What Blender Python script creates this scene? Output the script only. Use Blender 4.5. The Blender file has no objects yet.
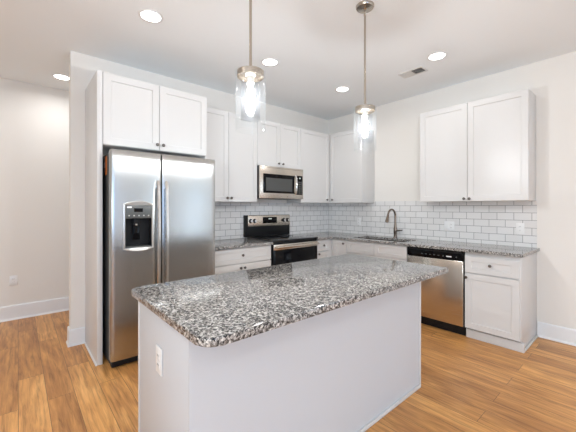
import bpy, bmesh, math, random
from mathutils import Vector, Matrix
R = math.radians
S = bpy.context.scene
COL = S.collection

# ------------------------------------------------------------------ camera
cam_d = bpy.data.cameras.new('camera'); cam = bpy.data.objects.new('camera', cam_d); COL.objects.link(cam)
cam.location = (-4.015, -3.591, 1.315); cam.rotation_euler = (R(90), 0, -0.713)
cam_d.sensor_width = 36; cam_d.lens = 312.6/576*36; cam_d.shift_y = -8.8/576; cam_d.clip_start = .02
S.camera = cam
# ------------------------------------------------------------------ world, exposure
W = bpy.data.worlds.new('sky'); S.world = W; W.use_nodes = True
bg = W.node_tree.nodes['Background']; bg.inputs[0].default_value = (.72, .86, 1, 1); bg.inputs[1].default_value = 1.5
S.view_settings.view_transform = 'Standard'; S.view_settings.look = 'None'
S.view_settings.exposure = 0.05; S.view_settings.gamma = 1
CAN_W = 3.4          # each recessed can
DAY_W = 85          # base power of each added daylight lamp
H = 2.8
XL, YF, YH = -7.2, -9.0, 1.279   # left wall, wall behind the camera, hall wall

def area(name, loc, rot, sx, sy, power, col, shape='RECTANGLE', spread=180):
    d = bpy.data.lights.new(name, 'AREA'); d.shape = shape; d.size = sx; d.size_y = sy
    d.energy = power; d.color = col; d.spread = R(spread)
    o = bpy.data.objects.new(name, d); COL.objects.link(o); o.location = loc; o.rotation_euler = rot
    return o
# added lamps at guessed windows of the unseen living room, standing in for daylight
area('added_daylight_lamp', (-5.2, YF+.06, 1.45), (R(90), 0, 0), 1.9, 1.9, DAY_W*.5, (.24, .50, 1))
area('added_daylight_lamp', (XL+.38, -5.2, 1.35), (R(140), 0, R(-90)), 1.9, 1.0, DAY_W*1.75, (.84, .93, 1))  # added fill aimed upward to brighten the ceiling
area('added_daylight_lamp', (-.06, -6.6, 1.2), (R(105), 0, R(90)), 1.9, 2.1, DAY_W*.55, (.62, .80, 1))

# ------------------------------------------------------------------ materials
def mat(name, col=(.8,.8,.8), rough=.5, metal=0, spec=.5, coat=0, emit=None, es=0):
    m = bpy.data.materials.new(name); m.use_nodes = True
    b = m.node_tree.nodes['Principled BSDF']
    b.inputs['Base Color'].default_value = (*col, 1); b.inputs['Roughness'].default_value = rough
    b.inputs['Metallic'].default_value = metal; b.inputs['Specular IOR Level'].default_value = spec
    b.inputs['Coat Weight'].default_value = coat
    if emit: b.inputs['Emission Color'].default_value = (*emit, 1); b.inputs['Emission Strength'].default_value = es
    return m
def N(m, t, **kw):
    n = m.node_tree.nodes.new(t)
    for k, v in kw.items():
        if k in n.inputs: n.inputs[k].default_value = v
        else: setattr(n, k, v)
    return n
def L(m, a, b): m.node_tree.links.new(a, b)
def bs(m): return m.node_tree.nodes['Principled BSDF']
def ramp(m, stops, const=False):
    r = N(m, 'ShaderNodeValToRGB'); e = r.color_ramp.elements
    if const: r.color_ramp.interpolation = 'CONSTANT'
    while len(e) < len(stops): e.new(.5)
    for i, (p, c) in enumerate(stops): e[i].position = p; e[i].color = (*c, 1)
    return r
def noisy_bump(m, scale, strength, dist=.001, vec=None):
    t = N(m, 'ShaderNodeTexCoord'); n = N(m, 'ShaderNodeTexNoise', Scale=scale, Detail=3.0)
    L(m, t.outputs['Object'], n.inputs['Vector'])
    b = N(m, 'ShaderNodeBump', Strength=strength, Distance=dist); L(m, n.outputs['Fac'], b.inputs['Height'])
    L(m, b.outputs[0], bs(m).inputs['Normal'])

M = {}
M['wall'] = mat('painted_wall', (.83, .80, .755), .75, spec=.25); noisy_bump(M['wall'], 180, .15)
M['ceil'] = mat('ceiling_paint', (.90, .935, .96), .85, spec=.2); noisy_bump(M['ceil'], 120, .15)
M['trim'] = mat('trim_paint', (.85, .86, .87), .35)
M['cab'] = mat('cabinet_paint', (.70, .69, .675), .32, spec=.45); noisy_bump(M['cab'], 60, .04)
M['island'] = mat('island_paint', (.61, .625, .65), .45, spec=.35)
M['dark_in'] = mat('dark_shadow_gap', (.03, .03, .03), .8)
M['nickel'] = mat('brushed_nickel', (.46, .41, .35), .24, 1)
M['bronze'] = mat('dark_bronze', (.13, .10, .085), .35, .9)
M['knob'] = mat('dark_knob', (.14, .125, .115), .3, .9)
M['faucet'] = mat('brushed_bronze_nickel', (.22, .175, .14), .25, 1)
M['black'] = mat('black_plastic', (.010, .010, .011), .45, spec=.25)
M['gloss'] = mat('black_glass', (.004, .004, .005), .07, spec=.16)
M['cooktop'] = mat('black_ceramic_glass', (.008, .008, .009), .09)
M['grey'] = mat('dark_grey_enamel', (.07, .072, .07), .4)
M['panelgrey'] = mat('grey_control_plastic', (.10, .105, .10), .35)
M['silver'] = mat('silver_plastic', (.62, .62, .60), .3, .6)
M['plate'] = mat('white_plastic', (.86, .86, .85), .35)
M['slot'] = mat('slot_dark', (.08, .08, .08), .6)
M['orange'] = mat('orange_paper', (.85, .25, .06), .6)
M['white'] = mat('white_mark', (.9, .9, .9), .5)
M['burner'] = mat('burner_ring_print', (.06, .06, .062), .12)
M['vent'] = mat('vent_enamel', (.72, .72, .70), .5)
M['disc'] = mat('led_diffuser', (.9, .9, .9), .5, emit=(1, .97, .93), es=9)
M['bulb'] = mat('glowing_bulb', (.95, .95, .95), .3, emit=(.97, .98, 1), es=420)
M['windowframe'] = mat('window_vinyl', (.85, .85, .85), .4)
M['screen'] = mat('lit_digits', (.05, .05, .05), .3, emit=(.75, .85, .8), es=.6)

def steel(name, col, rough, horiz=True, bump=.02):
    m = mat(name, col, rough, 1)
    t = N(m, 'ShaderNodeTexCoord'); mp = N(m, 'ShaderNodeMapping')
    mp.inputs['Scale'].default_value = (3, 3, 700) if horiz else (700, 700, 3)
    n = N(m, 'ShaderNodeTexNoise', Scale=1.0, Detail=2.0); L(m, t.outputs['Object'], mp.inputs[0]); L(m, mp.outputs[0], n.inputs['Vector'])
    mr = N(m, 'ShaderNodeMapRange'); mr.inputs['To Min'].default_value = rough*.75; mr.inputs['To Max'].default_value = rough*1.3
    L(m, n.outputs['Fac'], mr.inputs['Value']); L(m, mr.outputs[0], bs(m).inputs['Roughness'])
    n2 = N(m, 'ShaderNodeTexNoise', Scale=2.2, Detail=1.0); mp2 = N(m, 'ShaderNodeMapping'); mp2.inputs['Scale'].default_value = (.8, .8, 1.8)
    L(m, t.outputs['Object'], mp2.inputs[0]); L(m, mp2.outputs[0], n2.inputs['Vector'])
    b = N(m, 'ShaderNodeBump', Strength=bump*3, Distance=.006); L(m, n2.outputs['Fac'], b.inputs['Height']); L(m, b.outputs[0], bs(m).inputs['Normal'])
    return m
M['steel'] = steel('stainless_steel', (.46, .46, .445), .24, horiz=False)
bs(M['steel']).inputs['Anisotropic'].default_value = .8
_t = N(M['steel'], 'ShaderNodeTangent'); _t.direction_type = 'RADIAL'; _t.axis = 'Z'; L(M['steel'], _t.outputs[0], bs(M['steel']).inputs['Tangent'])
M['steel_warm'] = steel('warm_stainless_steel', (.66, .60, .53), .24)
M['steel_bar'] = mat('polished_steel', (.78, .77, .75), .18, 1)
M['sink'] = mat('sink_steel', (.13, .11, .095), .35, .8)

# thin clear glass that lets light straight through apart from its surface reflection
def glass(name, tint, rough=.02, body=.04, film=0):
    m = bpy.data.materials.new(name); m.use_nodes = True; nt = m.node_tree; nt.nodes.clear()
    o = nt.nodes.new('ShaderNodeOutputMaterial'); mx = nt.nodes.new('ShaderNodeMixShader'); tr = nt.nodes.new('ShaderNodeBsdfTransparent')
    gl = nt.nodes.new('ShaderNodeBsdfGlossy'); lw = nt.nodes.new('ShaderNodeLayerWeight'); ad = nt.nodes.new('ShaderNodeMath')
    tr.inputs[0].default_value = (*tint, 1); gl.inputs['Roughness'].default_value = rough; gl.inputs[0].default_value = (.95, .97, .98, 1)
    lw.inputs[0].default_value = .5; ad.operation = 'MULTIPLY_ADD'; ad.inputs[1].default_value = .30; ad.inputs[2].default_value = body
    pw = nt.nodes.new('ShaderNodeMath'); pw.operation = 'POWER'; pw.inputs[1].default_value = 3
    nt.links.new(lw.outputs['Facing'], pw.inputs[0]); nt.links.new(pw.outputs[0], ad.inputs[0]); nt.links.new(ad.outputs[0], mx.inputs[0])
    df = nt.nodes.new('ShaderNodeBsdfDiffuse'); df.inputs[0].default_value = (.93, .95, 1, 1); m2 = nt.nodes.new('ShaderNodeMixShader'); m2.inputs[0].default_value = film
    nt.links.new(tr.outputs[0], m2.inputs[1]); nt.links.new(df.outputs[0], m2.inputs[2])
    nt.links.new(m2.outputs[0], mx.inputs[1]); nt.links.new(gl.outputs[0], mx.inputs[2]); nt.links.new(mx.outputs[0], o.inputs[0])
    return m
M['glass'] = glass('clear_glass', (.985, .99, .99), body=.02, film=.0025)
M['pane'] = glass('window_glass', (.95, .97, .98), body=.01)

# granite: pale ground, taupe and black grains, polished
def granite():
    m = mat('speckled_granite', (.5,.5,.5), .09, spec=.45)
    t = N(m, 'ShaderNodeTexCoord')
    nz = N(m, 'ShaderNodeTexNoise', Scale=70.0, Detail=2.0); L(m, t.outputs['Object'], nz.inputs['Vector'])
    ad = N(m, 'ShaderNodeMixRGB', blend_type='ADD'); ad.inputs[0].default_value = .012
    L(m, t.outputs['Object'], ad.inputs[1]); L(m, nz.outputs['Color'], ad.inputs[2])
    v = N(m, 'ShaderNodeTexVoronoi', Scale=180.0); L(m, ad.outputs[0], v.inputs['Vector'])
    sp = N(m, 'ShaderNodeSeparateColor'); L(m, v.outputs['Color'], sp.inputs[0])
    r1 = ramp(m, [(0, (.008,.009,.010)), (.24, (.045,.043,.042)), (.40, (.17,.158,.148)), (.60, (.38,.352,.325)), (.80, (.74,.71,.67))], True)
    L(m, sp.outputs[0], r1.inputs[0])
    v2 = N(m, 'ShaderNodeTexVoronoi', Scale=95.0); L(m, ad.outputs[0], v2.inputs['Vector'])
    sp2 = N(m, 'ShaderNodeSeparateColor'); L(m, v2.outputs['Color'], sp2.inputs[0])
    r2 = ramp(m, [(0, (.015,.015,.018)), (.27, (.11,.104,.098)), (.55, (.35,.325,.30)), (.80, (.68,.65,.61))], True)
    L(m, sp2.outputs[1], r2.inputs[0])
    mx = N(m, 'ShaderNodeMixRGB'); mx.inputs[0].default_value = .42
    L(m, r1.outputs[0], mx.inputs[1]); L(m, r2.outputs[0], mx.inputs[2])
    L(m, mx.outputs[0], bs(m).inputs['Base Color'])
    return m
M['granite'] = granite()

def wood_floor():
    m = mat('oak_plank_floor', (.5,.3,.15), .32, spec=.4)
    t = N(m, 'ShaderNodeTexCoord'); mp = N(m, 'ShaderNodeMapping'); mp.inputs['Rotation'].default_value = (0, 0, R(90)); mp.inputs['Location'].default_value = (.31, .06, 0)
    L(m, t.outputs['Object'], mp.inputs[0])
    def brick(c1, c2, off):
        b = N(m, 'ShaderNodeTexBrick'); b.offset = .37; b.offset_frequency = 2; b.squash = 1
        b.inputs['Scale'].default_value = 1; b.inputs['Brick Width'].default_value = 1.22; b.inputs['Row Height'].default_value = .152
        b.inputs['Mortar Size'].default_value = .0012; b.inputs['Mortar Smooth'].default_value = .1; b.inputs['Bias'].default_value = off
        b.inputs['Color1'].default_value = (*c1, 1); b.inputs['Color2'].default_value = (*c2, 1); b.inputs['Mortar'].default_value = (0,0,0,1)
        L(m, mp.outputs[0], b.inputs['Vector']); return b
    b = brick((0,0,0), (1,1,1), 0)
    # grain offset per plank
    mp2 = N(m, 'ShaderNodeMapping'); mp2.inputs['Scale'].default_value = (3.0, 52, 1)
    ad = N(m, 'ShaderNodeMixRGB', blend_type='ADD'); ad.inputs[0].default_value = 1
    sc = N(m, 'ShaderNodeMixRGB', blend_type='MULTIPLY'); sc.inputs[0].default_value = 1; sc.inputs[2].default_value = (7, 3, 5, 1)
    L(m, b.outputs['Color'], sc.inputs[1]); L(m, mp.outputs[0], ad.inputs[1]); L(m, sc.outputs[0], ad.inputs[2]); L(m, ad.outputs[0], mp2.inputs[0])
    n1 = N(m, 'ShaderNodeTexNoise', Scale=1.0, Detail=6.0, Roughness=.68, Distortion=.6); L(m, mp2.outputs[0], n1.inputs['Vector'])
    mp3 = N(m, 'ShaderNodeMapping'); mp3.inputs['Scale'].default_value = (1.8, 11, 1); L(m, ad.outputs[0], mp3.inputs[0])
    n2 = N(m, 'ShaderNodeTexNoise', Scale=1.0, Detail=3.0, Distortion=1.5); L(m, mp3.outputs[0], n2.inputs['Vector'])
    base = ramp(m, [(0, (.33,.140,.044)), (.35, (.51,.235,.074)), (.7, (.70,.352,.115)), (1, (.86,.485,.178))])
    a1 = N(m, 'ShaderNodeMath', operation='MULTIPLY'); a1.inputs[1].default_value = .42; L(m, b.outputs['Color'], a1.inputs[0])
    a2 = N(m, 'ShaderNodeMath', operation='MULTIPLY_ADD'); a2.inputs[1].default_value = 1.15; L(m, n2.outputs['Fac'], a2.inputs[0]); L(m, a1.outputs[0], a2.inputs[2])
    a4 = N(m, 'ShaderNodeMath', operation='ADD'); a4.inputs[1].default_value = -.24; L(m, a2.outputs[0], a4.inputs[0])
    L(m, a4.outputs[0], base.inputs[0])
    g = ramp(m, [(.30, (.42,.36,.32)), (.45, (.88,.85,.83)), (.60, (1.1,1.1,1.1))]); L(m, n1.outputs['Fac'], g.inputs[0])
    mu = N(m, 'ShaderNodeMixRGB', blend_type='MULTIPLY'); mu.inputs[0].default_value = .9; L(m, base.outputs[0], mu.inputs[1]); L(m, g.outputs[0], mu.inputs[2])
    mo = N(m, 'ShaderNodeMixRGB'); L(m, b.outputs['Fac'], mo.inputs[0]); L(m, mu.outputs[0], mo.inputs[1]); mo.inputs[2].default_value = (.10,.055,.03,1)
    L(m, mo.outputs[0], bs(m).inputs['Base Color'])
    bp = N(m, 'ShaderNodeBump', Strength=.15, Distance=.001); L(m, n1.outputs['Fac'], bp.inputs['Height']); L(m, bp.outputs[0], bs(m).inputs['Normal'])
    return m
M['floor'] = wood_floor()

def tile():
    m = mat('white_subway_tile', (.8,.8,.8), .12, spec=.5)
    t = N(m, 'ShaderNodeTexCoord'); sp = N(m, 'ShaderNodeSeparateXYZ'); L(m, t.outputs['Object'], sp.inputs[0])
    cb = N(m, 'ShaderNodeCombineXYZ'); L(m, sp.outputs['X'], cb.inputs['X']); L(m, sp.outputs['Z'], cb.inputs['Y'])
    b = N(m, 'ShaderNodeTexBrick'); b.offset = .5; L(m, cb.outputs[0], b.inputs['Vector'])
    for k, v in {'Scale':1, 'Brick Width':.155, 'Row Height':.0785, 'Mortar Size':.0022, 'Mortar Smooth':.2, 'Bias':0}.items(): b.inputs[k].default_value = v
    b.inputs['Color1'].default_value = (.76,.75,.735,1); b.inputs['Color2'].default_value = (.82,.81,.795,1); b.inputs['Mortar'].default_value = (.20,.195,.19,1)
    L(m, b.outputs['Color'], bs(m).inputs['Base Color'])
    rr = N(m, 'ShaderNodeMapRange'); rr.inputs['To Min'].default_value = .12; rr.inputs['To Max'].default_value = .8; L(m, b.outputs['Fac'], rr.inputs['Value']); L(m, rr.outputs[0], bs(m).inputs['Roughness'])
    bp = N(m, 'ShaderNodeBump', Strength=.5, Distance=.001, invert=True); L(m, b.outputs['Fac'], bp.inputs['Height']); L(m, bp.outputs[0], bs(m).inputs['Normal'])
    return m
M['tile'] = tile()

# ------------------------------------------------------------------ mesh helpers
def newbm(): return bmesh.new()
def box(bm, x0, x1, y0, y1, z0, z1, bev=0, seg=2):
    vs = [bm.verts.new(p) for p in [(x0,y0,z0),(x1,y0,z0),(x1,y1,z0),(x0,y1,z0),(x0,y0,z1),(x1,y0,z1),(x1,y1,z1),(x0,y1,z1)]]
    fs = [bm.faces.new([vs[i] for i in f]) for f in [(0,3,2,1),(4,5,6,7),(0,1,5,4),(1,2,6,5),(2,3,7,6),(3,0,4,7)]]
    if bev:
        es = list({e for f in fs for e in f.edges})
        bmesh.ops.bevel(bm, geom=es, offset=bev, segments=seg, affect='EDGES', profile=.5)
    return bm
def lathe(bm, prof, seg=32, mtx=None, cap=True):
    """prof: [(r,z)...] revolved about z; mtx places it"""
    mtx = mtx or Matrix(); rings = []
    for r, z in prof:
        rings.append([bm.verts.new(mtx @ Vector((r*math.cos(2*math.pi*k/seg), r*math.sin(2*math.pi*k/seg), z))) for k in range(seg)])
    for a, b in zip(rings, rings[1:]):
        for k in range(seg): bm.faces.new([a[k], a[(k+1)%seg], b[(k+1)%seg], b[k]])
    if cap:
        if prof[0][0] > 0: bm.faces.new(rings[0][::-1])
        if prof[-1][0] > 0: bm.faces.new(rings[-1])
    return bm
def tube(bm, pts, rad, seg=14):
    pts = [Vector(p) for p in pts]; n = len(pts); rads = rad if isinstance(rad, (list, tuple)) else [rad]*n
    rings = []; up = None
    for i, p in enumerate(pts):
        d = (pts[min(i+1, n-1)] - pts[max(i-1, 0)]).normalized()
        if up is None: up = Vector((0,0,1)) if abs(d.z) < .9 else Vector((0,1,0))
        a = d.cross(up).normalized(); up = a.cross(d).normalized()
        rings.append([bm.verts.new(p + rads[i]*(math.cos(2*math.pi*k/seg)*a + math.sin(2*math.pi*k/seg)*up)) for k in range(seg)])
    for a, b in zip(rings, rings[1:]):
        for k in range(seg): bm.faces.new([a[k], b[k], b[(k+1)%seg], a[(k+1)%seg]])
    bm.faces.new(rings[0]); bm.faces.new(rings[-1][::-1])
    return bm
def prism(bm, outline, z0, z1, bev=0, seg=3):
    lo = [bm.verts.new((x,y,z0)) for x,y in outline]; hi = [bm.verts.new((x,y,z1)) for x,y in outline]
    n = len(outline); f0 = bm.faces.new(lo[::-1]); f1 = bm.faces.new(hi)
    for k in range(n): bm.faces.new([lo[k], lo[(k+1)%n], hi[(k+1)%n], hi[k]])
    if bev: bmesh.ops.bevel(bm, geom=list(f0.edges)+list(f1.edges), offset=bev, segments=seg, affect='EDGES', profile=.5)
    return bm
def rounded(x0, x1, y0, y1, r, seg=8):
    """outline, ccw; r = radii for (x0,y0),(x1,y0),(x1,y1),(x0,y1)"""
    o = []
    for (cx, cy, a0, rr) in ((x0,y0,180,r[0]),(x1,y0,270,r[1]),(x1,y1,0,r[2]),(x0,y1,90,r[3])):
        if rr <= 0: o.append((cx, cy)); continue
        mx = cx + (rr if cx == x0 else -rr); my = cy + (rr if cy == y0 else -rr)
        for k in range(seg+1): a = R(a0 + 90*k/seg); o.append((mx+rr*math.cos(a), my+rr*math.sin(a)))
    return o
def obj(name, bm, m, parent=None, label=None, smooth=True):
    bmesh.ops.recalc_face_normals(bm, faces=bm.faces)
    me = bpy.data.meshes.new(name); bm.to_mesh(me); bm.free()
    me.materials.append(m)
    if smooth:
        me.polygons.foreach_set('use_smooth', [True]*len(me.polygons)); me.set_sharp_from_angle(angle=R(32))
    o = bpy.data.objects.new(name, me); COL.objects.link(o)
    if parent: o.parent = parent
    if label: o['label'] = label
    return o
def bx(name, m, parent, x0, x1, y0, y1, z0, z1, bev=0, label=None):
    return obj(name, box(newbm(), x0, x1, y0, y1, z0, z1, bev), m, parent, label)
def tag(o, label, cat, group=None):
    o['label'] = label; o['category'] = cat
    if group: o['group'] = group
    return o
def thing(name, label, cat, loc=(0,0,0), rz=0, group=None):
    o = bpy.data.objects.new(name, None); COL.objects.link(o); o.location = loc; o.rotation_euler = (0,0,rz); o.empty_display_size = .1
    return tag(o, label, cat, group)
def struct(name, bm, m): o = obj(name, bm, m, smooth=False); o['kind'] = 'structure'; return o
def copy_thing(root, loc, rz=None, label=None):
    r = root.copy(); COL.objects.link(r); r.location = loc
    if rz is not None: r.rotation_euler = (0,0,rz)
    if label: r['label'] = label
    for ch in list(root.children):
        c = ch.copy(); COL.objects.link(c); c.parent = r
        for g in list(ch.children):
            d = g.copy(); COL.objects.link(d); d.parent = c
    return r

# ------------------------------------------------------------------ setting
T = .12
struct('floor', box(newbm(), XL-T, T, YF-T, YH+T, -.08, 0), M['floor'])
struct('ceiling', box(newbm(), XL-T, T, YF-T, YH+T, H, H+.08), M['ceil'])
def wall_with_hole(name, axis, pos, out, a0, a1, hole):
    """axis 'x': wall lies along x at y=pos..pos+out; hole (a,b,z0,z1) or None"""
    bm = newbm()
    def piece(u0, u1, z0, z1):
        if u1-u0 < 1e-4 or z1-z0 < 1e-4: return
        p, q = sorted((pos, pos+out))
        if axis == 'x': box(bm, u0, u1, p, q, z0, z1)
        else: box(bm, p, q, u0, u1, z0, z1)
    if hole:
        ha, hb, hz0, hz1 = hole
        piece(a0, ha, 0, H); piece(hb, a1, 0, H); piece(ha, hb, 0, hz0); piece(ha, hb, hz1, H)
    else: piece(a0, a1, 0, H)
    return struct(name, bm, M['wall'])
struct('wall_back', box(newbm(), -3.635, T, .0, T, 0, H), M['wall'])
wall_with_hole('wall_right', 'y', 0, T, YF, 0, (-7.6, -5.6, .1, 2.3))
wall_with_hole('wall_hall', 'x', YH, T, XL-T, T, None)
wall_with_hole('wall_left', 'y', XL, -T, YF, YH, (-6.2, -4.2, .45, 2.45))
wall_with_hole('wall_front', 'x', YF, -T, XL-T, T, (-6.2, -4.2, .45, 2.45))
wall_with_hole('wall_stair', 'y', -2.6, T, T, YH, None)   # closes the passage behind the kitchen wall
def window(n, axis, pos, sgn, a0, a1, z0, z1):
    def b(bm, u0, u1, d0, d1, w0, w1):
        p, q = sorted((pos+sgn*d0, pos+sgn*d1))
        if axis == 'x': box(bm, u0, u1, p, q, w0, w1)
        else: box(bm, p, q, u0, u1, w0, w1)
    fr = newbm(); f = .06
    b(fr, a0, a1, .03, .1, z0, z0+f); b(fr, a0, a1, .03, .1, z1-f, z1); b(fr, a0, a0+f, .03, .1, z0+f, z1-f); b(fr, a1-f, a1, .03, .1, z0+f, z1-f)
    c = (a0+a1)/2; b(fr, c-.03, c+.03, .03, .1, z0+f, z1-f)
    w = struct('window_%d' % n, fr, M['windowframe'])
    g = newbm(); b(g, a0+f, c-.03, .06, .066, z0+f, z1-f); b(g, c+.03, a1-f, .06, .066, z0+f, z1-f)
    obj('glass_pane', g, M['pane'], w, smooth=False)
window(1, 'x', YF, -1, -6.2, -4.2, .45, 2.45)
window(2, 'y', XL, -1, -6.2, -4.2, .45, 2.45)
window(3, 'y', 0, 1, -7.6, -5.6, .1, 2.3)
# baseboards: flat board, eased top, quarter shoe
def baseboard(name, p0, p1, n, h=.15, ends=(0,0)):
    """p0->p1 along the wall, n = unit normal into the room"""
    p0, p1, n = Vector((*p0,0)), Vector((*p1,0)), Vector((*n,0)); d = (p1-p0).normalized()
    prof = [(0,0),(.026,0),(.024,.012),(.016,.02),(.015,h-.012),(.010,h),(0,h)]
    bm = newbm(); rows = []
    for p, e in ((p0, -ends[0]), (p1, ends[1])):
        rows.append([bm.verts.new(p + d*e*q + n*q + Vector((0,0,z))) for q, z in prof])
    k = len(prof)
    for i in range(k): bm.faces.new([rows[0][i], rows[1][i], rows[1][(i+1)%k], rows[0][(i+1)%k]])
    bm.faces.new(rows[0]); bm.faces.new(rows[1][::-1])
    o = obj(name, bm, M['trim'], smooth=False); o['kind'] = 'structure'; return o
baseboard('baseboard_right', (0, -2.845), (0, YF), (-1, 0))
baseboard('baseboard_hall', (XL, YH), (-2.6, YH), (0, -1), .17)
baseboard('baseboard_back', (-3.635, 0), (-3.52, 0), (0, -1), .155, (1, 0))
baseboard('baseboard_stub', (-3.635, T), (-3.635, 0), (-1, 0), .155, (0, 1))
baseboard('baseboard_front', (XL, YF), (0, YF), (0, 1))
baseboard('baseboard_left', (XL, YF), (XL, YH), (1, 0))

# ------------------------------------------------------------------ cabinets
def shaker(w, z0, z1, x0, d, fr=.057, th=.020):
    """door/drawer face: frame, small step, flat recessed panel; front at y=-d-th; faces -y"""
    x1 = x0+w; bm = newbm(); yf = -d-th
    fz = min(fr, (z1-z0)*.28)
    def ring(ix, iz, y): return [bm.verts.new((a, y, b)) for a, b in ((x0+ix,z0+iz),(x1-ix,z0+iz),(x1-ix,z1-iz),(x0+ix,z1-iz))]
    rs = [ring(0,0,-d-.0005), ring(0,0,yf+.0015), ring(.0015,.0015,yf), ring(fr,fz,yf), ring(fr+.003,fz+.003,yf+.008)]
    for a, b in zip(rs, rs[1:]):
        for k in range(4): bm.faces.new([a[k], a[(k+1)%4], b[(k+1)%4], b[k]])
    bm.faces.new(rs[0][::-1]); bm.faces.new(rs[-1])
    return bm
def knob(parent, x, y, z, m='knob'):
    bm = lathe(newbm(), [(.006,0),(.0055,.012),(.010,.017),(.0145,.021),(.0150,.026),(.0125,.030),(.006,.032)], 20, Matrix.Translation((x, y, z)) @ Matrix.Rotation(R(90), 4, 'X'))
    return obj('knob', bm, M[m], parent)
def cabinet(name, label, cat, loc, rz, w, d, z0, z1, fronts, toe=False, group=None, shoe=None, gap=.002):
    """local frame: x runs along the wall, -y out of it"""
    t = thing(name, label, cat, loc, rz, group)
    zb = z0+.105 if toe else z0
    bx('carcass', M['cab'], t, .001, w-.001, -d, -.002, zb, z1, .0012)
    if toe:
        bx('toe_kick', M['cab'], t, .003, w-.003, -d+.05, -.004, .001, zb-.0005)
    for kind, x0, x1, a, b, kx, kz in fronts:
        f = obj(kind, shaker(x1-x0-2*gap, a+gap, b-gap, x0+gap, d), M['cab'], t)
        if kx is not None: knob(f, kx, -d-.0205, kz)
    return t
UB, UT = 1.380, 2.455          # wall cabinets: bottom, top
DU = .289                      # carcass depth of wall cabinets (door adds 2 cm)
DB = .595                      # carcass depth of base cabinets
CT = .87                       # underside of granite
# fridge surround: panel, bridge cabinet over the fridge
fc = thing('refrigerator_cabinet', 'tall white surround with double door cabinet bridging over the stainless refrigerator', 'cabinet', (-3.518, 0, 0))
bx('side_panel', M['cab'], fc, 0, .040, -.598, -.002, .001, UT, .0012)
bx('side_panel', M['cab'], fc, .971, .986, -.585, -.002, .001, UT, .0012)
bx('carcass', M['cab'], fc, .041, .970, -.577, -.002, 1.842, UT-.001, .001)
for x0, x1, kx in ((.042, .505, .480), (.505, .969+.015, .535)):
    f = obj('door', shaker(x1-x0-.004, 1.845, UT-.003, x0+.002, .5775, .06), M['cab'], fc); knob(f, kx, -.598, 1.893)
bp = newbm(); box(bp, -.012, -.0005, -.600, -.03, .001, .014); obj('shoe_moulding', bp, M['trim'], fc)
# wall cabinets, back wall
cabinet('wall_cabinet', 'white double door wall cabinet between the refrigerator surround and the microwave', 'cabinet', (-2.530, 0, 0), 0, .834, DU, UB, UT,
        [('door', 0, .418, UB, UT, .392, 1.425), ('door', .418, .834, UB, UT, .446, 1.425)])
cabinet('wall_cabinet', 'short white double door wall cabinet directly above the microwave', 'cabinet', (-1.695, 0, 0), 0, .761, DU, 1.857, UT,
        [('door', 0, .381, 1.857, UT, .342, 1.902), ('door', .381, .761, 1.857, UT, .418, 1.902)])
cabinet('corner_wall_cabinet', 'white single door wall cabinet on the range wall, right of the microwave in the corner', 'cabinet', (-.933, 0, 0), 0, .931, DU, UB, UT,
        [('door', 0, .620, UB, UT, .545, 1.430)])
# wall cabinets, right wall
cabinet('corner_wall_cabinet', 'white single door wall cabinet on the sink wall, nearest the corner behind the small pendant', 'cabinet', (0, -.290, 0), R(-90), .628, DU, UB, UT,
        [('door', .022, .628, UB, UT, .085, 1.430)])
cabinet('wall_cabinet', 'large white double door wall cabinet alone on the sink wall right of the faucet', 'cabinet', (0, -1.762, 0), R(-90), 1.071, DU, UB, UT,
        [('door', 0, .530, UB, UT, .503, 1.408), ('door', .530, 1.071, UB, UT, .557, 1.408)])
# base cabinets
cabinet('base_cabinet', 'white base cabinet with wide drawer over two doors between refrigerator and range', 'cabinet', (-2.530, 0, 0), 0, .822, DB, 0, CT,
        [('drawer', .0, .822, .690, .862, .411, .780), ('door', 0, .411, .107, .684, .385, .640), ('door', .411, .822, .107, .684, .437, .640)], True)
cabinet('base_cabinet', 'narrow white base cabinet with small drawer between the range and the corner', 'cabinet', (-.932, 0, 0), 0, .930, DB, 0, CT,
        [('drawer', .004, .270, .705, .862, .137, .785), ('door', .004, .270, .107, .699, .040, .672)], True)
cabinet('base_cabinet', 'white single door base cabinet on the sink wall beside the corner', 'cabinet', (0, -.5955, 0), R(-90), .286, DB, 0, CT,
        [('door', .045, .286, .107, .862, .245, .815)], True)
# sink base: open at the top for the bowl
sb = thing('sink_base_cabinet', 'white sink base cabinet with two plain false drawer fronts under the faucet', 'cabinet', (0, -.883, 0), R(-90))
bmc = newbm(); box(bmc, .001, .02, -DB, -.002, .105, CT); box(bmc, .853, .872, -DB, -.002, .105, CT); box(bmc, .02, .853, -DB, -.002, .105, .125); box(bmc, .02, .853, -DB, -DB+.02, .125, CT); box(bmc, .02, .853, -.012, -.002, .125, CT)
obj('carcass', bmc, M['cab'], sb, smooth=False)
bx('toe_kick', M['cab'], sb, .003, .870, -DB+.05, -.004, .001, .1045)
for x0, x1, kx in ((0, .437, .412), (.437, .874, .462)):
    obj('false_drawer_front', shaker(x1-x0-.004, .707, .860, x0+.002, DB), M['cab'], sb)
    f = obj('door', shaker(x1-x0-.004, .109, .701, x0+.002, DB), M['cab'], sb); knob(f, kx, -DB-.0205, .660)
ec = cabinet('base_cabinet', 'white base cabinet with one drawer over one door, at the end right of the dishwasher', 'cabinet', (0, -2.371, 0), R(-90), .468, DB, 0, CT,
        [('drawer', .004, .460, .664, .828, .232, .757), ('door', .004, .460, .107, .658, .022, .617)], True)
bmm = newbm(); box(bmm, .003, .484, -DB+.022, -DB+.0495, .001, .085, .002); box(bmm, .4685, .484, -DB+.0496, -.03, .001, .020, .002)
obj('baseboard_moulding', bmm, M['cab'], ec)

# ------------------------------------------------------------------ granite tops and tile
tag(obj('countertop', prism(newbm(), rounded(-2.529, -1.701, -.650, -.009, (.004,.006,0,0)), CT+.0005, .900, .003), M['granite']), 'short speckled granite countertop between the refrigerator and the range', 'countertop')
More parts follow.
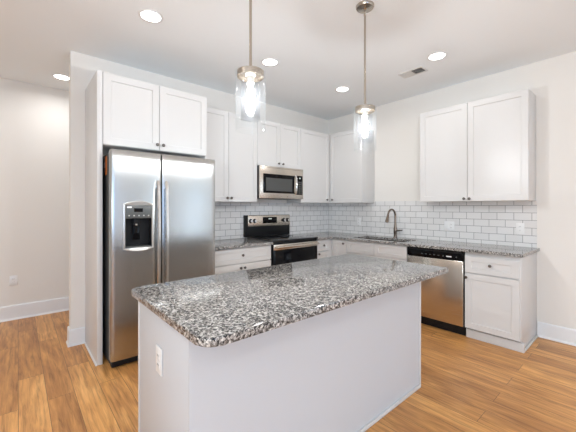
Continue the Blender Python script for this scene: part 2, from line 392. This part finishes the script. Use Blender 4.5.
# L-shaped top with a sink cutout, built as one slab from cells
def slab_L():
    bm = newbm()
    xs = [-.930, -.650, -.560, -.200, -.009]; ys = [-2.862, -1.690, -.940, -.650, -.009]
    keep = set()
    for i in range(4):
        for j in range(4):
            if i == 0 and j != 3: continue
            if i == 2 and j == 1: continue
            keep.add((i, j))
    V = {}
    def v(i, j, z):
        if (i,j,z) not in V: V[(i,j,z)] = bm.verts.new((xs[i], ys[j], z))
        return V[(i,j,z)]
    z0, z1 = CT+.0005, .900
    for (i, j) in keep:
        bm.faces.new([v(i,j,z1), v(i+1,j,z1), v(i+1,j+1,z1), v(i,j+1,z1)]); bm.faces.new([v(i,j+1,z0), v(i+1,j+1,z0), v(i+1,j,z0), v(i,j,z0)])
        for (di, dj, a, b) in ((-1,0,(i,j+1),(i,j)), (1,0,(i+1,j),(i+1,j+1)), (0,-1,(i,j),(i+1,j)), (0,1,(i+1,j+1),(i,j+1))):
            if (i+di, j+dj) not in keep: bm.faces.new([v(*a,z0), v(*b,z0), v(*b,z1), v(*a,z1)])
    es = [e for e in bm.edges if len(e.link_faces) == 2 and e.calc_face_angle() > 1]
    bmesh.ops.bevel(bm, geom=es, offset=.003, segments=2, affect='EDGES', profile=.5)
    return bm
tag(obj('countertop', slab_L(), M['granite']), 'L-shaped speckled granite countertop running through the corner and around the sink', 'countertop')
ts = obj('tile_backsplash', box(newbm(), 0, 2.519, -.008, -.0005, .9005, 1.3795), M['tile'], smooth=False); ts.location = (-2.528, 0, 0)
tag(ts, 'white subway tile backsplash on the back wall behind the range', 'backsplash')
ts = obj('tile_backsplash', box(newbm(), 0, 2.83, -.008, -.0005, .9005, 1.400), M['tile'], smooth=False); ts.location = (0, -.0085, 0); ts.rotation_euler = (0,0,R(-90))
tag(ts, 'white subway tile backsplash on the right wall behind the faucet', 'backsplash')

# ------------------------------------------------------------------ refrigerator
fr = thing('refrigerator', 'stainless side-by-side refrigerator with black ice dispenser, in the white surround', 'refrigerator', (0,0,0))
X0, X1, XS = -3.450, -2.556, -3.0575
bx('body', M['grey'], fr, X0+.004, X1-.004, -.690, -.05, .03, 1.765, .004)
bx('base_grille', M['black'], fr, X0+.01, X1-.01, -.745, -.6905, .012, .066, .003)
bx('hinge_cover', M['grey'], fr, X0+.01, X0+.07, -.74, -.60, 1.7655, 1.780, .003)
bx('hinge_cover', M['grey'], fr, X1-.07, X1-.01, -.74, -.60, 1.7655, 1.780, .003)
for x in (X0+.06, X1-.06):
    obj('foot', lathe(newbm(), [(.02,0),(.02,.03)], 16, Matrix.Translation((x, -.6, 0))), M['black'], fr)
DH = (-3.352, -3.142, .975, 1.335)   # dispenser opening
def fridge_door(x0, x1, hole=None):
    bm = newbm(); z0, z1 = .070, 1.784; yb, ye, bow = -.695, -.782, .008
    def lin(a, b, n): return [a+(b-a)*k/n for k in range(n)]
    xs = sorted(set([x0, x0+.004, x0+.010, x1-.010, x1-.004, x1] + [x0+(x1-x0)*k/14 for k in range(1,14)] + (list(hole[:2]) if hole else [])))
    zs = sorted(set([z0, z0+.004, z0+.010, z1-.004, z1-.010, z1] + [z0+(z1-z0)*k/24 for k in range(1,24)] + (list(hole[2:]) if hole else [])))
    def Y(x, z):
        t = 2*(x-x0)/(x1-x0)-1; y = ye - bow*(1-t*t)
        for e in (x-x0, x1-x, z-z0, z1-z):
            if e < .010: y += .010*(1-math.sqrt(max(0, 1-((.010-e)/.010)**2)))
        return y
    g = [[bm.verts.new((x, Y(x,z), z)) for z in zs] for x in xs]
    for i in range(len(xs)-1):
        for j in range(len(zs)-1):
            if hole and xs[i] >= hole[0]-1e-6 and xs[i+1] <= hole[1]+1e-6 and zs[j] >= hole[2]-1e-6 and zs[j+1] <= hole[3]+1e-6: continue
            bm.faces.new([g[i][j], g[i+1][j], g[i+1][j+1], g[i][j+1]])
    # sides and back
    bnd = [(i,0) for i in range(len(xs))] + [(len(xs)-1,j) for j in range(1,len(zs))] + [(i,len(zs)-1) for i in range(len(xs)-2,-1,-1)] + [(0,j) for j in range(len(zs)-2,0,-1)]
    bk = [bm.verts.new((xs[i], yb, zs[j])) for i,j in bnd]; n = len(bnd)
    for k in range(n):
        a, b = bnd[k], bnd[(k+1)%n]; bm.faces.new([g[a[0]][a[1]], bk[k], bk[(k+1)%n], g[b[0]][b[1]]])
    bm.faces.new(bk)
    return bm
d1 = obj('freezer_door', fridge_door(X0, XS-.003, DH), M['steel'], fr)
d2 = obj('refrigerator_door', fridge_door(XS+.003, X1+.020), M['steel'], fr)
def fridge_handle(x, p):
    bm = newbm(); n = 20; rows = []
    for k in range(n+1):
        t = k/n; z = .52+1.025*t; s = math.sin(math.pi*t); y = -.812 - .026*s**.5 if 0 < t < 1 else -.800
        rows.append([bm.verts.new(q) for q in ((x-.013, y+.018, z),(x+.013, y+.018, z),(x+.015, y+.004, z),(x+.009, y-.006, z),(x-.009, y-.006, z),(x-.015, y+.004, z))])
    for a, b in zip(rows, rows[1:]):
        for k in range(6): bm.faces.new([a[k], a[(k+1)%6], b[(k+1)%6], b[k]])
    bm.faces.new(rows[0]); bm.faces.new(rows[-1][::-1])
    for z in (.56, 1.50): box(bm, x-.010, x+.010, -.812, -.777, z-.018, z+.018, .003)
    return obj('handle', bm, M['steel_bar'], p)
fridge_handle(-3.093, d1); fridge_handle(-3.022, d2)
# dispenser: silver bezel with arched top and bottom, grey controls, black recess with paddle
disp = newbm()
xa, xb, za, zb = DH; cxm = (xa+xb)/2
def bez(off, y):
    o = []
    for k in range(17):
        t = k/16; o.append((xb+off-(xb-xa+2*off)*t, y, zb+off*.6+ (.026)*math.sin(math.pi*t)))
    for k in range(17):
        t = k/16; o.append((xa-off+(xb-xa+2*off)*t, y, za-off*.6-.020*math.sin(math.pi*t)))
    return [disp.verts.new(p) for p in o]
inner = []
for k in range(17): inner.append(disp.verts.new((xb-.002-(xb-xa-.004)*k/16, -.794, zb-.002)))
for k in range(17): inner.append(disp.verts.new((xa+.002+(xb-xa-.004)*k/16, -.794, za+.002)))
r0, r1, r2 = bez(.014, -.780), bez(.012, -.799), bez(.004, -.801)
for a, b in ((r0,r1),(r1,r2),(r2,inner)):
    n = len(a)
    for k in range(n): disp.faces.new([a[k], a[(k+1)%n], b[(k+1)%n], b[k]])
dp = obj('dispenser_bezel', disp, M['silver'], d1, 'pale silver bezel arched at top and bottom')
rc = newbm()
def q(*p): rc.faces.new([rc.verts.new(v) for v in p])
yb_, yf_ = -.712, -.792; A, B, C_, D = xa+.001, xb-.001, za+.001, zb-.001
q((A,yb_,C_),(B,yb_,C_),(B,yb_,D),(A,yb_,D)); q((A,yf_,C_),(B,yf_,C_),(B,yb_,C_),(A,yb_,C_)); q((A,yf_,D),(A,yb_,D),(B,yb_,D),(B,yf_,D)); q((A,yf_,C_),(A,yb_,C_),(A,yb_,D),(A,yf_,D)); q((B,yf_,C_),(B,yf_,D),(B,yb_,D),(B,yb_,C_))
obj('dispenser_recess', rc, M['black'], d1, smooth=False)
cp = bx('control_panel', M['panelgrey'], d1, A+.001, B-.001, -.797, -.740, 1.222, D-.001, .003, 'dark grey control panel of the dispenser')
bx('display_screen', M['gloss'], cp, cxm-.038, cxm+.030, -.7985, -.7972, 1.275, 1.306)
bx('display_mark', M['white'], cp, A+.012, A+.048, -.7985, -.7972, 1.308, 1.322)
for k in range(5):
    x = A+.028+k*.038
    obj('button', lathe(newbm(), [(.006,0),(.005,.003)], 12, Matrix.Translation((x, -.7971, 1.245)) @ Matrix.Rotation(R(90),4,'X')), M['silver'], cp)
bx('water_spout', M['black'], d1, cxm-.030, cxm+.012, -.765, -.735, 1.165, 1.2215, .006)
obj('spout_tip', lathe(newbm(), [(.007,0),(.009,.012)], 12, Matrix.Translation((cxm-.012, -.766, 1.163))), M['silver'], d1)
bx('dispenser_paddle', M['gloss'], d1, cxm-.034, cxm+.022, -.742, -.730, 1.04, 1.1645, .004)
bx('drip_tray', M['panelgrey'], d1, A+.006, B-.006, -.79, -.72, C_+.002, C_+.012, .002)
bd = obj('badge', lathe(newbm(), [(.019,0),(.019,.002),(.014,.003)], 28, Matrix.Translation((-2.645, -.7782, 1.708)) @ Matrix.Rotation(R(90),4,'X')), M['nickel'], d2, 'round metal badge')
bx('sticker', M['orange'], fr, X0+.0025, X0+.0038, -.600, -.535, 1.590, 1.745, 0, 'orange paper sticker on the dark side')
bx('sticker', M['white'], fr, X0+.0025, X0+.0038, -.530, -.515, 1.655, 1.700, 0, 'small white sticker on the dark side')

# ------------------------------------------------------------------ microwave
mw = thing('microwave', 'stainless over-the-range microwave mounted under the short wall cabinet', 'microwave', (-1.692, 0, 1.430))
bx('body', M['black'], mw, 0, .756, -.335, -.0085, .004, .418, .003)
bx('door', M['steel_warm'], mw, 0, .757, -.360, -.3355, .0, .420, .004)
w = bx('door_window', M['gloss'], mw, .052, .588, -.3635, -.3602, .070, .320, .002)
bx('window_mesh', M['grey'], w, .095, .545, -.3650, -.3637, .098, .268, 0, 'grey perforated screen of the window')
bx('control_panel', M['gloss'], mw, .626, .742, -.3635, -.3602, .058, .325, .002)
pnl = mw.children[-1]
for r_ in range(6):
    for c_ in range(3): bx('button', M['panelgrey'], pnl, .640+c_*.032, .662+c_*.032, -.3645, -.3636, .075+r_*.030, .093+r_*.030)
bx('display_screen', M['screen'], pnl, .675, .705, -.3645, -.3636, .283, .300)
hb = newbm(); n = 16; tube(hb, [(.606, -.362-.028*math.sin(math.pi*k/n)**.6 - .002, .062+.262*k/n) for k in range(n+1)], .011, 12)
obj('handle', hb, M['steel_bar'], mw)
g = newbm()
for k in range(18): box(g, .06+k*.036, .085+k*.036, -.3300, -.05, -.0015, .0035)
gv = obj('bottom_vent', g, M['grey'], mw, smooth=False)
tg = newbm(); box(tg, .01, .747, -.3612, -.3602, .3995, .402); obj('top_trim_line', tg, M['bronze'], mw, smooth=False)

# ------------------------------------------------------------------ range
rg = thing('range', 'black and stainless electric range with smooth glass cooktop below the microwave', 'range', (-1.6985, 0, 0))
RW = .762
bx('body', M['black'], rg, .002, RW-.002, -.610, -.012, .05, .893, .003)
ck = bx('cooktop', M['cooktop'], rg, 0, RW, -.655, -.075, .8935, .912, .004)
for cx_, cy_, r_ in ((.20,-.48,.105),(.56,-.48,.085),(.20,-.22,.08),(.56,-.22,.105)):
    rb = newbm()
    for r2_ in (r_, r_*.62):
        lathe(rb, [(r2_,0),(r2_,.0004),(r2_-.003,.0004),(r2_-.003,0),(r2_,0)], 48, Matrix.Translation((cx_, cy_, .9122)), cap=False)
    obj('burner_ring', rb, M['burner'], ck)
bk = newbm(); box(bk, -.018, RW, -.070, -.012, .9125, 1.205, .006)
bg_ = obj('backguard', bk, M['black'], rg)
pf = bx('control_fascia', M['steel_warm'], bg_, .012, .755, -.083, -.0705, 1.052, 1.200, .004)
bx('clock_display', M['gloss'], pf, .255, .505, -.0855, -.0832, 1.090, 1.178, .001)
bx('display_digits', M['screen'], pf, .355, .410, -.0865, -.0856, 1.145, 1.160)
for k, x in enumerate((.032+.022, .118, .636, .708)):
    km = Matrix.Translation((x, -.0832, 1.128)) @ Matrix.Rotation(R(90),4,'X')
    kb = lathe(newbm(), [(.030,0),(.030,.004),(.023,.006),(.021,.026),(.018,.029)], 28, km)
    kn = obj('control_knob', kb, M['black'], pf)
    ring = lathe(newbm(), [(.0185,.0292),(.0185,.0305),(.011,.0305)], 28, km)
    obj('knob_cap', ring, M['steel_bar'], kn)
bx('front_trim', M['black'], rg, .003, RW-.003, -.630, -.6105, .865, .893, .002)
od = bx('oven_door', M['gloss'], rg, .003, RW-.003, -.645, -.6105, .225, .862, .005)
bx('door_top_band', M['steel_warm'], od, .003, RW-.003, -.648, -.6455, .795, .861, .001)
bx('oven_window', M['gloss'], od, .10, RW-.10, -.648, -.6455, .36, .66, .001)
hd = newbm(); tube(hd, [(.03, -.690, .832), (.10, -.696, .832), (RW/2, -.700, .832), (RW-.10, -.696, .832), (RW-.03, -.690, .832)], .015, 16)
for x in (.045, RW-.045): box(hd, x-.014, x+.014, -.690, -.6485, .820, .844, .003)
obj('handle', hd, M['steel_warm'], od)
bx('storage_drawer', M['steel_warm'], rg, .003, RW-.003, -.643, -.6105, .075, .218, .004)
for x in (.06, RW-.06):
    for y in (-.56, -.07): obj('foot', lathe(newbm(), [(.018,0),(.018,.05)], 12, Matrix.Translation((x, y, .0))), M['black'], rg)

# ------------------------------------------------------------------ dishwasher
dw = thing('dishwasher', 'stainless dishwasher with black control strip, under the counter right of the sink', 'dishwasher', (0, -1.760, 0), R(-90))
bx('tub', M['black'], dw, .004, .604, -.590, -.03, .05, .866, .002)
bx('door', M['steel_warm'], dw, .006, .602, -.622, -.5905, .105, .765, .006)
c = bx('control_strip', M['gloss'], dw, .006, .602, -.624, -.5905, .770, .862, .006)
bx('grip_recess', M['black'], c, .02, .59, -.6255, -.6242, .842, .856)
bx('indicator_mark', M['white'], c, .440, .492, -.6255, -.6242, .797, .808)
for k in range(5): bx('button', M['panelgrey'], c, .17+k*.045, .19+k*.045, -.6255, -.6242, .800, .806)
for x in (.408, .54): obj('button', lathe(newbm(), [(.007,0),(.006,.0015)], 12, Matrix.Translation((x, -.6243, .803)) @ Matrix.Rotation(R(90),4,'X')), M['panelgrey'], c)
bx('kick_plate', M['black'], dw, .006, .602, -.560, -.5, .002, .098, .002)

# ------------------------------------------------------------------ sink and faucet
sk = thing('sink', 'undermount steel kitchen sink set in the granite below the faucet', 'sink', (0,0,0))
bm = newbm()
def ringz(x0,x1,y0,y1,z,r): return [bm.verts.new((a,b,z)) for a,b in rounded(x0,x1,y0,y1,(r,)*4,5)]
x0,x1,y0,y1 = -.560,-.200,-1.690,-.940
rs = [ringz(x0-.008,x1+.008,y0-.008,y1+.008,.8695,.012), ringz(x0+.004,x1-.004,y0+.004,y1-.004,.8695,.02), ringz(x0+.008,x1-.008,y0+.008,y1-.008,.69,.03), ringz(x0+.03,x1-.03,y0+.03,y1-.03,.675,.03)]
for a,b in zip(rs, rs[1:]):
    for k in range(len(a)): bm.faces.new([a[k], a[(k+1)%len(a)], b[(k+1)%len(a)], b[k]])
bm.faces.new(rs[-1])
obj('basin', bm, M['sink'], sk)
obj('drain', lathe(newbm(), [(.045,.6755),(.045,.679),(.036,.680),(.034,.677)], 28, Matrix.Translation((-.36,-1.315,0))), M['nickel'], sk)
fa = thing('faucet', 'bronze-toned gooseneck pull-down faucet standing behind the sink', 'faucet', (-.105, -1.315, .900))
obj('base', lathe(newbm(), [(.027,.0005),(.027,.006),(.022,.012),(.019,.05),(.023,.075),(.023,.120),(.017,.150),(.0135,.20)], 28), M['faucet'], fa)
pts = [(0,0,.19)] + [(0,0,.22+.02*k) for k in range(4)]
rr = .092
pts += [(-rr+rr*math.cos(a), 0, .292+rr*math.sin(a)) for a in [R(180*k/16*0.93) for k in range(17)]]
obj('neck', tube(newbm(), pts, .0125, 16), M['faucet'], fa)
e = Vector(pts[-1]); dd = (e-Vector(pts[-2])).normalized()
obj('spray_head', tube(newbm(), [e-dd*.002, e+dd*.015, e+dd*.03, e+dd*.085, e+dd*.105], [.0145,.015,.0165,.0225,.021], 18), M['faucet'], fa)
hl = newbm(); tube(hl, [(0,-.018,.098),(0,-.045,.098)], .0135, 14); tube(hl, [(0,-.045,.098),(0,-.062,.100),(0,-.105,.106)], [.012,.008,.0065], 12)
obj('lever', hl, M['faucet'], fa)

# ------------------------------------------------------------------ wall plates
def plate(name, label, cat, loc, rz, n=1, kind='outlet', h=.116):
    t = thing(name, label, cat, loc, rz)
    w = .072 + (n-1)*.046
    bx('cover_plate', M['plate'], t, -w/2, w/2, -.006, -.0003, -h/2, h/2, .0025)
    for k in range(n):
        cx_ = (k-(n-1)/2)*.046
        if kind == 'outlet' or k == 1:
            for z in (-.020, .020):
                s = bx('socket', M['plate'], t, cx_-.0165, cx_+.0165, -.0078, -.0062, z-.014, z+.014, .0007)
                for dx in (-.006, .006): bx('slot', M['slot'], s, cx_+dx-.0011, cx_+dx+.0011, -.0086, -.0079, z-.002, z+.007)
        else:
            bx('rocker_switch', M['plate'], t, cx_-.0155, cx_+.0155, -.0095, -.0062, -.033, .033, .001)
    return t
plate('wall_outlet', 'white outlet plate on the tile at the far right end above the granite', 'outlet', (-.0087, -2.700, 1.090), R(-90))
plate('wall_switch', 'white double wall plate on the tile between faucet and right end', 'switch', (-.0087, -1.985, 1.084), R(-90), 2, 'switch')
plate('wall_outlet', 'white outlet plate on the tile near the corner, left of the faucet', 'outlet', (-.0087, -.640, 1.095), R(-90))
plate('wall_outlet', 'white outlet plate low on the hallway wall at the far left', 'outlet', (-4.052, YH-.0005, .457), 0)

# ------------------------------------------------------------------ island
IB = (-3.541, -1.778, -2.492, -1.872)
isl = thing('kitchen_island', 'long white paneled island base in the foreground', 'island', ((IB[0]+IB[1])/2, (IB[2]+IB[3])/2, 0))
ox, oy = -isl.location.x, -isl.location.y
def ib(name, m, a, b, c, d, z0, z1, bev=0, label=None): return bx(name, m, isl, a+ox, b+ox, c+oy, d+oy, z0, z1, bev, label)
x0,x1,y0,y1 = IB
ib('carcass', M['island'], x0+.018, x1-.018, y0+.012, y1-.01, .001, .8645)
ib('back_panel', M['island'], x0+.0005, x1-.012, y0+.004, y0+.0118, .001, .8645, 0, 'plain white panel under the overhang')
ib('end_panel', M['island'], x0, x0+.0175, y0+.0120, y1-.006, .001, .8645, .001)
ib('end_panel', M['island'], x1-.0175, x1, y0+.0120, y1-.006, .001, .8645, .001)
ib('corner_trim', M['cab'], x0-.003, x0+.016, y1-.0055, y1+.012, .001, .8645, .001)
ib('corner_trim', M['cab'], x1-.0115, x1+.004, y0-.002, y0+.0118, .001, .8645, .001)
bm = newbm(); box(bm, x0+ox, x1-.012+ox, y0-.010+oy, y0+.0035+oy, .001, .022, .003); obj('shoe_moulding', bm, M['cab'], isl)
bm = newbm(); box(bm, x1+.0005+ox, x1+.013+ox, y0+.013+oy, y1-.006+oy, .001, .022, .003); obj('shoe_moulding', bm, M['cab'], isl)
# kitchen side of the island: doors and drawers
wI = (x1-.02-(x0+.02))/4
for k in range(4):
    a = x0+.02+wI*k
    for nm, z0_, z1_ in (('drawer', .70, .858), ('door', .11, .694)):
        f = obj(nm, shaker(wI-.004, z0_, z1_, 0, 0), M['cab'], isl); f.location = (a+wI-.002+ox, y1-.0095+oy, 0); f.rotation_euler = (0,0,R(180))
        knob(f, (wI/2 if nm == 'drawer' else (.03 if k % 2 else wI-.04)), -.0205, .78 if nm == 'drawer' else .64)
tag(obj('island_countertop', prism(newbm(), rounded(-3.577, -1.757, -2.685, -1.825, (.065,.018,.03,.05)), .865, .896, .006, 3), M['granite']),
    'large speckled granite slab with rounded corners topping the island', 'countertop')
plate('wall_outlet', 'white outlet plate on the left end of the island', 'outlet', (x0-.0005, -2.180, .642), R(-90), 1, 'outlet', .118)

# ------------------------------------------------------------------ pendants
def pendant(loc, label):
    t = thing('pendant_light', label, 'pendant light', loc, 0, 'glass cylinder pendants over the island')   # loc at the ceiling
    obj('canopy', lathe(newbm(), [(.066,-.0005),(.066,-.010),(.060,-.020),(.018,-.026),(.012,-.032)], 40), M['nickel'], t)
    rod = newbm(); lathe(rod, [(.0045,-.030),(.0045,-.062)], 12)
    bmesh.ops.create_uvsphere(rod, u_segments=14, v_segments=10, radius=.010, matrix=Matrix.Translation((0,0,-.066)))
    lathe(rod, [(.0075,-.070),(.0075,-.742)], 16)
    obj('rod', rod, M['nickel'], t)
    lathe_cap = lathe(newbm(), [(.010,-.735),(.014,-.745),(.072,-.748),(.0735,-.750),(.0735,-.778),(.072,-.779),(.069,-.779),(.069,-.762)], 56)
    sc_ = obj('shade_cap', lathe_cap, M['nickel'], t)
    obj('cap_liner', lathe(newbm(), [(.0685,-.7625),(.0685,-.7605),(.031,-.7605)], 40, cap=False), M['plate'], sc_, 'white underside of the metal cap')
    obj('shade', lathe(newbm(), [(.0825,-.750),(.0825,-1.070),(.0810,-1.0715),(.0795,-1.070),(.0795,-.750),(.0825,-.750)], 56, cap=False), M['glass'], t, 'clear glass cylinder open at the bottom')
    obj('inner_shade', lathe(newbm(), [(.052,-.790),(.052,-1.010),(.0505,-1.010),(.0505,-.790)], 48, cap=False), M['glass'], t)
    s = obj('socket', lathe(newbm(), [(.030,-.7600),(.030,-.770),(.021,-.776),(.021,-.811),(.017,-.815)], 28), M['silver'], t)
    for k in range(3):
        a = R(120*k+20); obj('set_screw', lathe(newbm(), [(.005,-.7630),(.006,-.774)], 10, Matrix.Translation((.062*math.cos(a), .062*math.sin(a), 0))), M['nickel'], t)
    obj('bulb', lathe(newbm(), [(.011,-.816),(.013,-.835),(.019,-.862),(.025,-.893),(.025,-.910),(.019,-.931),(.009,-.943),(.002,-.946)], 28), M['bulb'], t)
    return t
pendant((-3.057, -2.172, H), 'nearer glass cylinder pendant, on the left, canopy out of the frame')
pendant((-2.077, -2.218, H), 'farther glass cylinder pendant, on the right, round canopy on the ceiling')

# ------------------------------------------------------------------ recessed lights
def recessed(loc, label, k=1):
    t = thing('recessed_light', label, 'ceiling light', loc, 0, 'round recessed ceiling lights')
    obj('trim_ring', lathe(newbm(), [(.092,-.0005),(.092,-.004),(.086,-.007),(.072,-.006),(.070,-.0005)], 48, cap=False), M['trim'], t)
    obj('diffuser', lathe(newbm(), [(.0695,-.0008),(.0695,-.004),(.060,-.0052),(.002,-.0056)], 40), M['disc'], t)
    d = bpy.data.lights.new('can_lamp', 'AREA'); d.shape = 'DISK'; d.size = .13; d.energy = CAN_W*k; d.color = (.98,.99,1); d.spread = R(165)
    lo = bpy.data.objects.new('can_lamp', d); COL.objects.link(lo); lo.parent = t; lo.location = (0,0,-.009)
    return t
recessed((-3.232, -1.059, H), 'recessed ceiling light in front of the refrigerator, leftmost over the kitchen', .15)
recessed((-2.063, -1.052, H), 'recessed ceiling light between the two pendants, right of the nearer one', .5)
recessed((-.928, -1.068, H), 'recessed ceiling light nearest the kitchen corner', .95)
recessed((-.900, -2.226, H), 'recessed ceiling light at the right beside the ceiling vent', .85)
recessed((-3.633, .792, H), 'recessed ceiling light in the hallway at the far left', 1.5)
for x, y, k in ((-5.2,-2.2,2.5), (-2.2,-4.9,1.5), (-4.6,-4.9,1.5), (-2.2,-7.0,1), (-4.8,-7.0,1), (-5.6,.4,3)):  # unseen lamps added to light the kitchen from behind and left
    recessed((x, y, H), 'added unseen recessed ceiling light over the living area behind the camera', k)

# ------------------------------------------------------------------ ceiling vent
v = thing('ceiling_vent', 'small two-way louvered air vent in the ceiling near the right light', 'vent', (-.728, -1.888, H))
vf = newbm(); a, b = .076, .135
for (p, q_, r_, s_) in ((-a, a, -b, -b+.014), (-a, a, b-.014, b), (-a, -a+.014, -b+.014, b-.014), (a-.014, a, -b+.014, b-.014), (-a+.014, a-.014, -.004, .004)): box(vf, p, q_, r_, s_, -.008, -.0005)
obj('frame', vf, M['vent'], v, smooth=False)
bx('duct_opening', M['slot'], v, -a+.0145, a-.0145, -b+.0145, b-.0145, -.0015, -.0006)
for k in range(16):
    y = -b+.022 + k*.0153
    if abs(y) < .008: continue
    s = bx('slat', M['vent'], v, -a+.015, a-.015, -.0005, .0005, -.0055, .0055)
    s.location = (0, y, -.0075); s.rotation_euler = (R(-50 if y < 0 else 50), 0, 0)
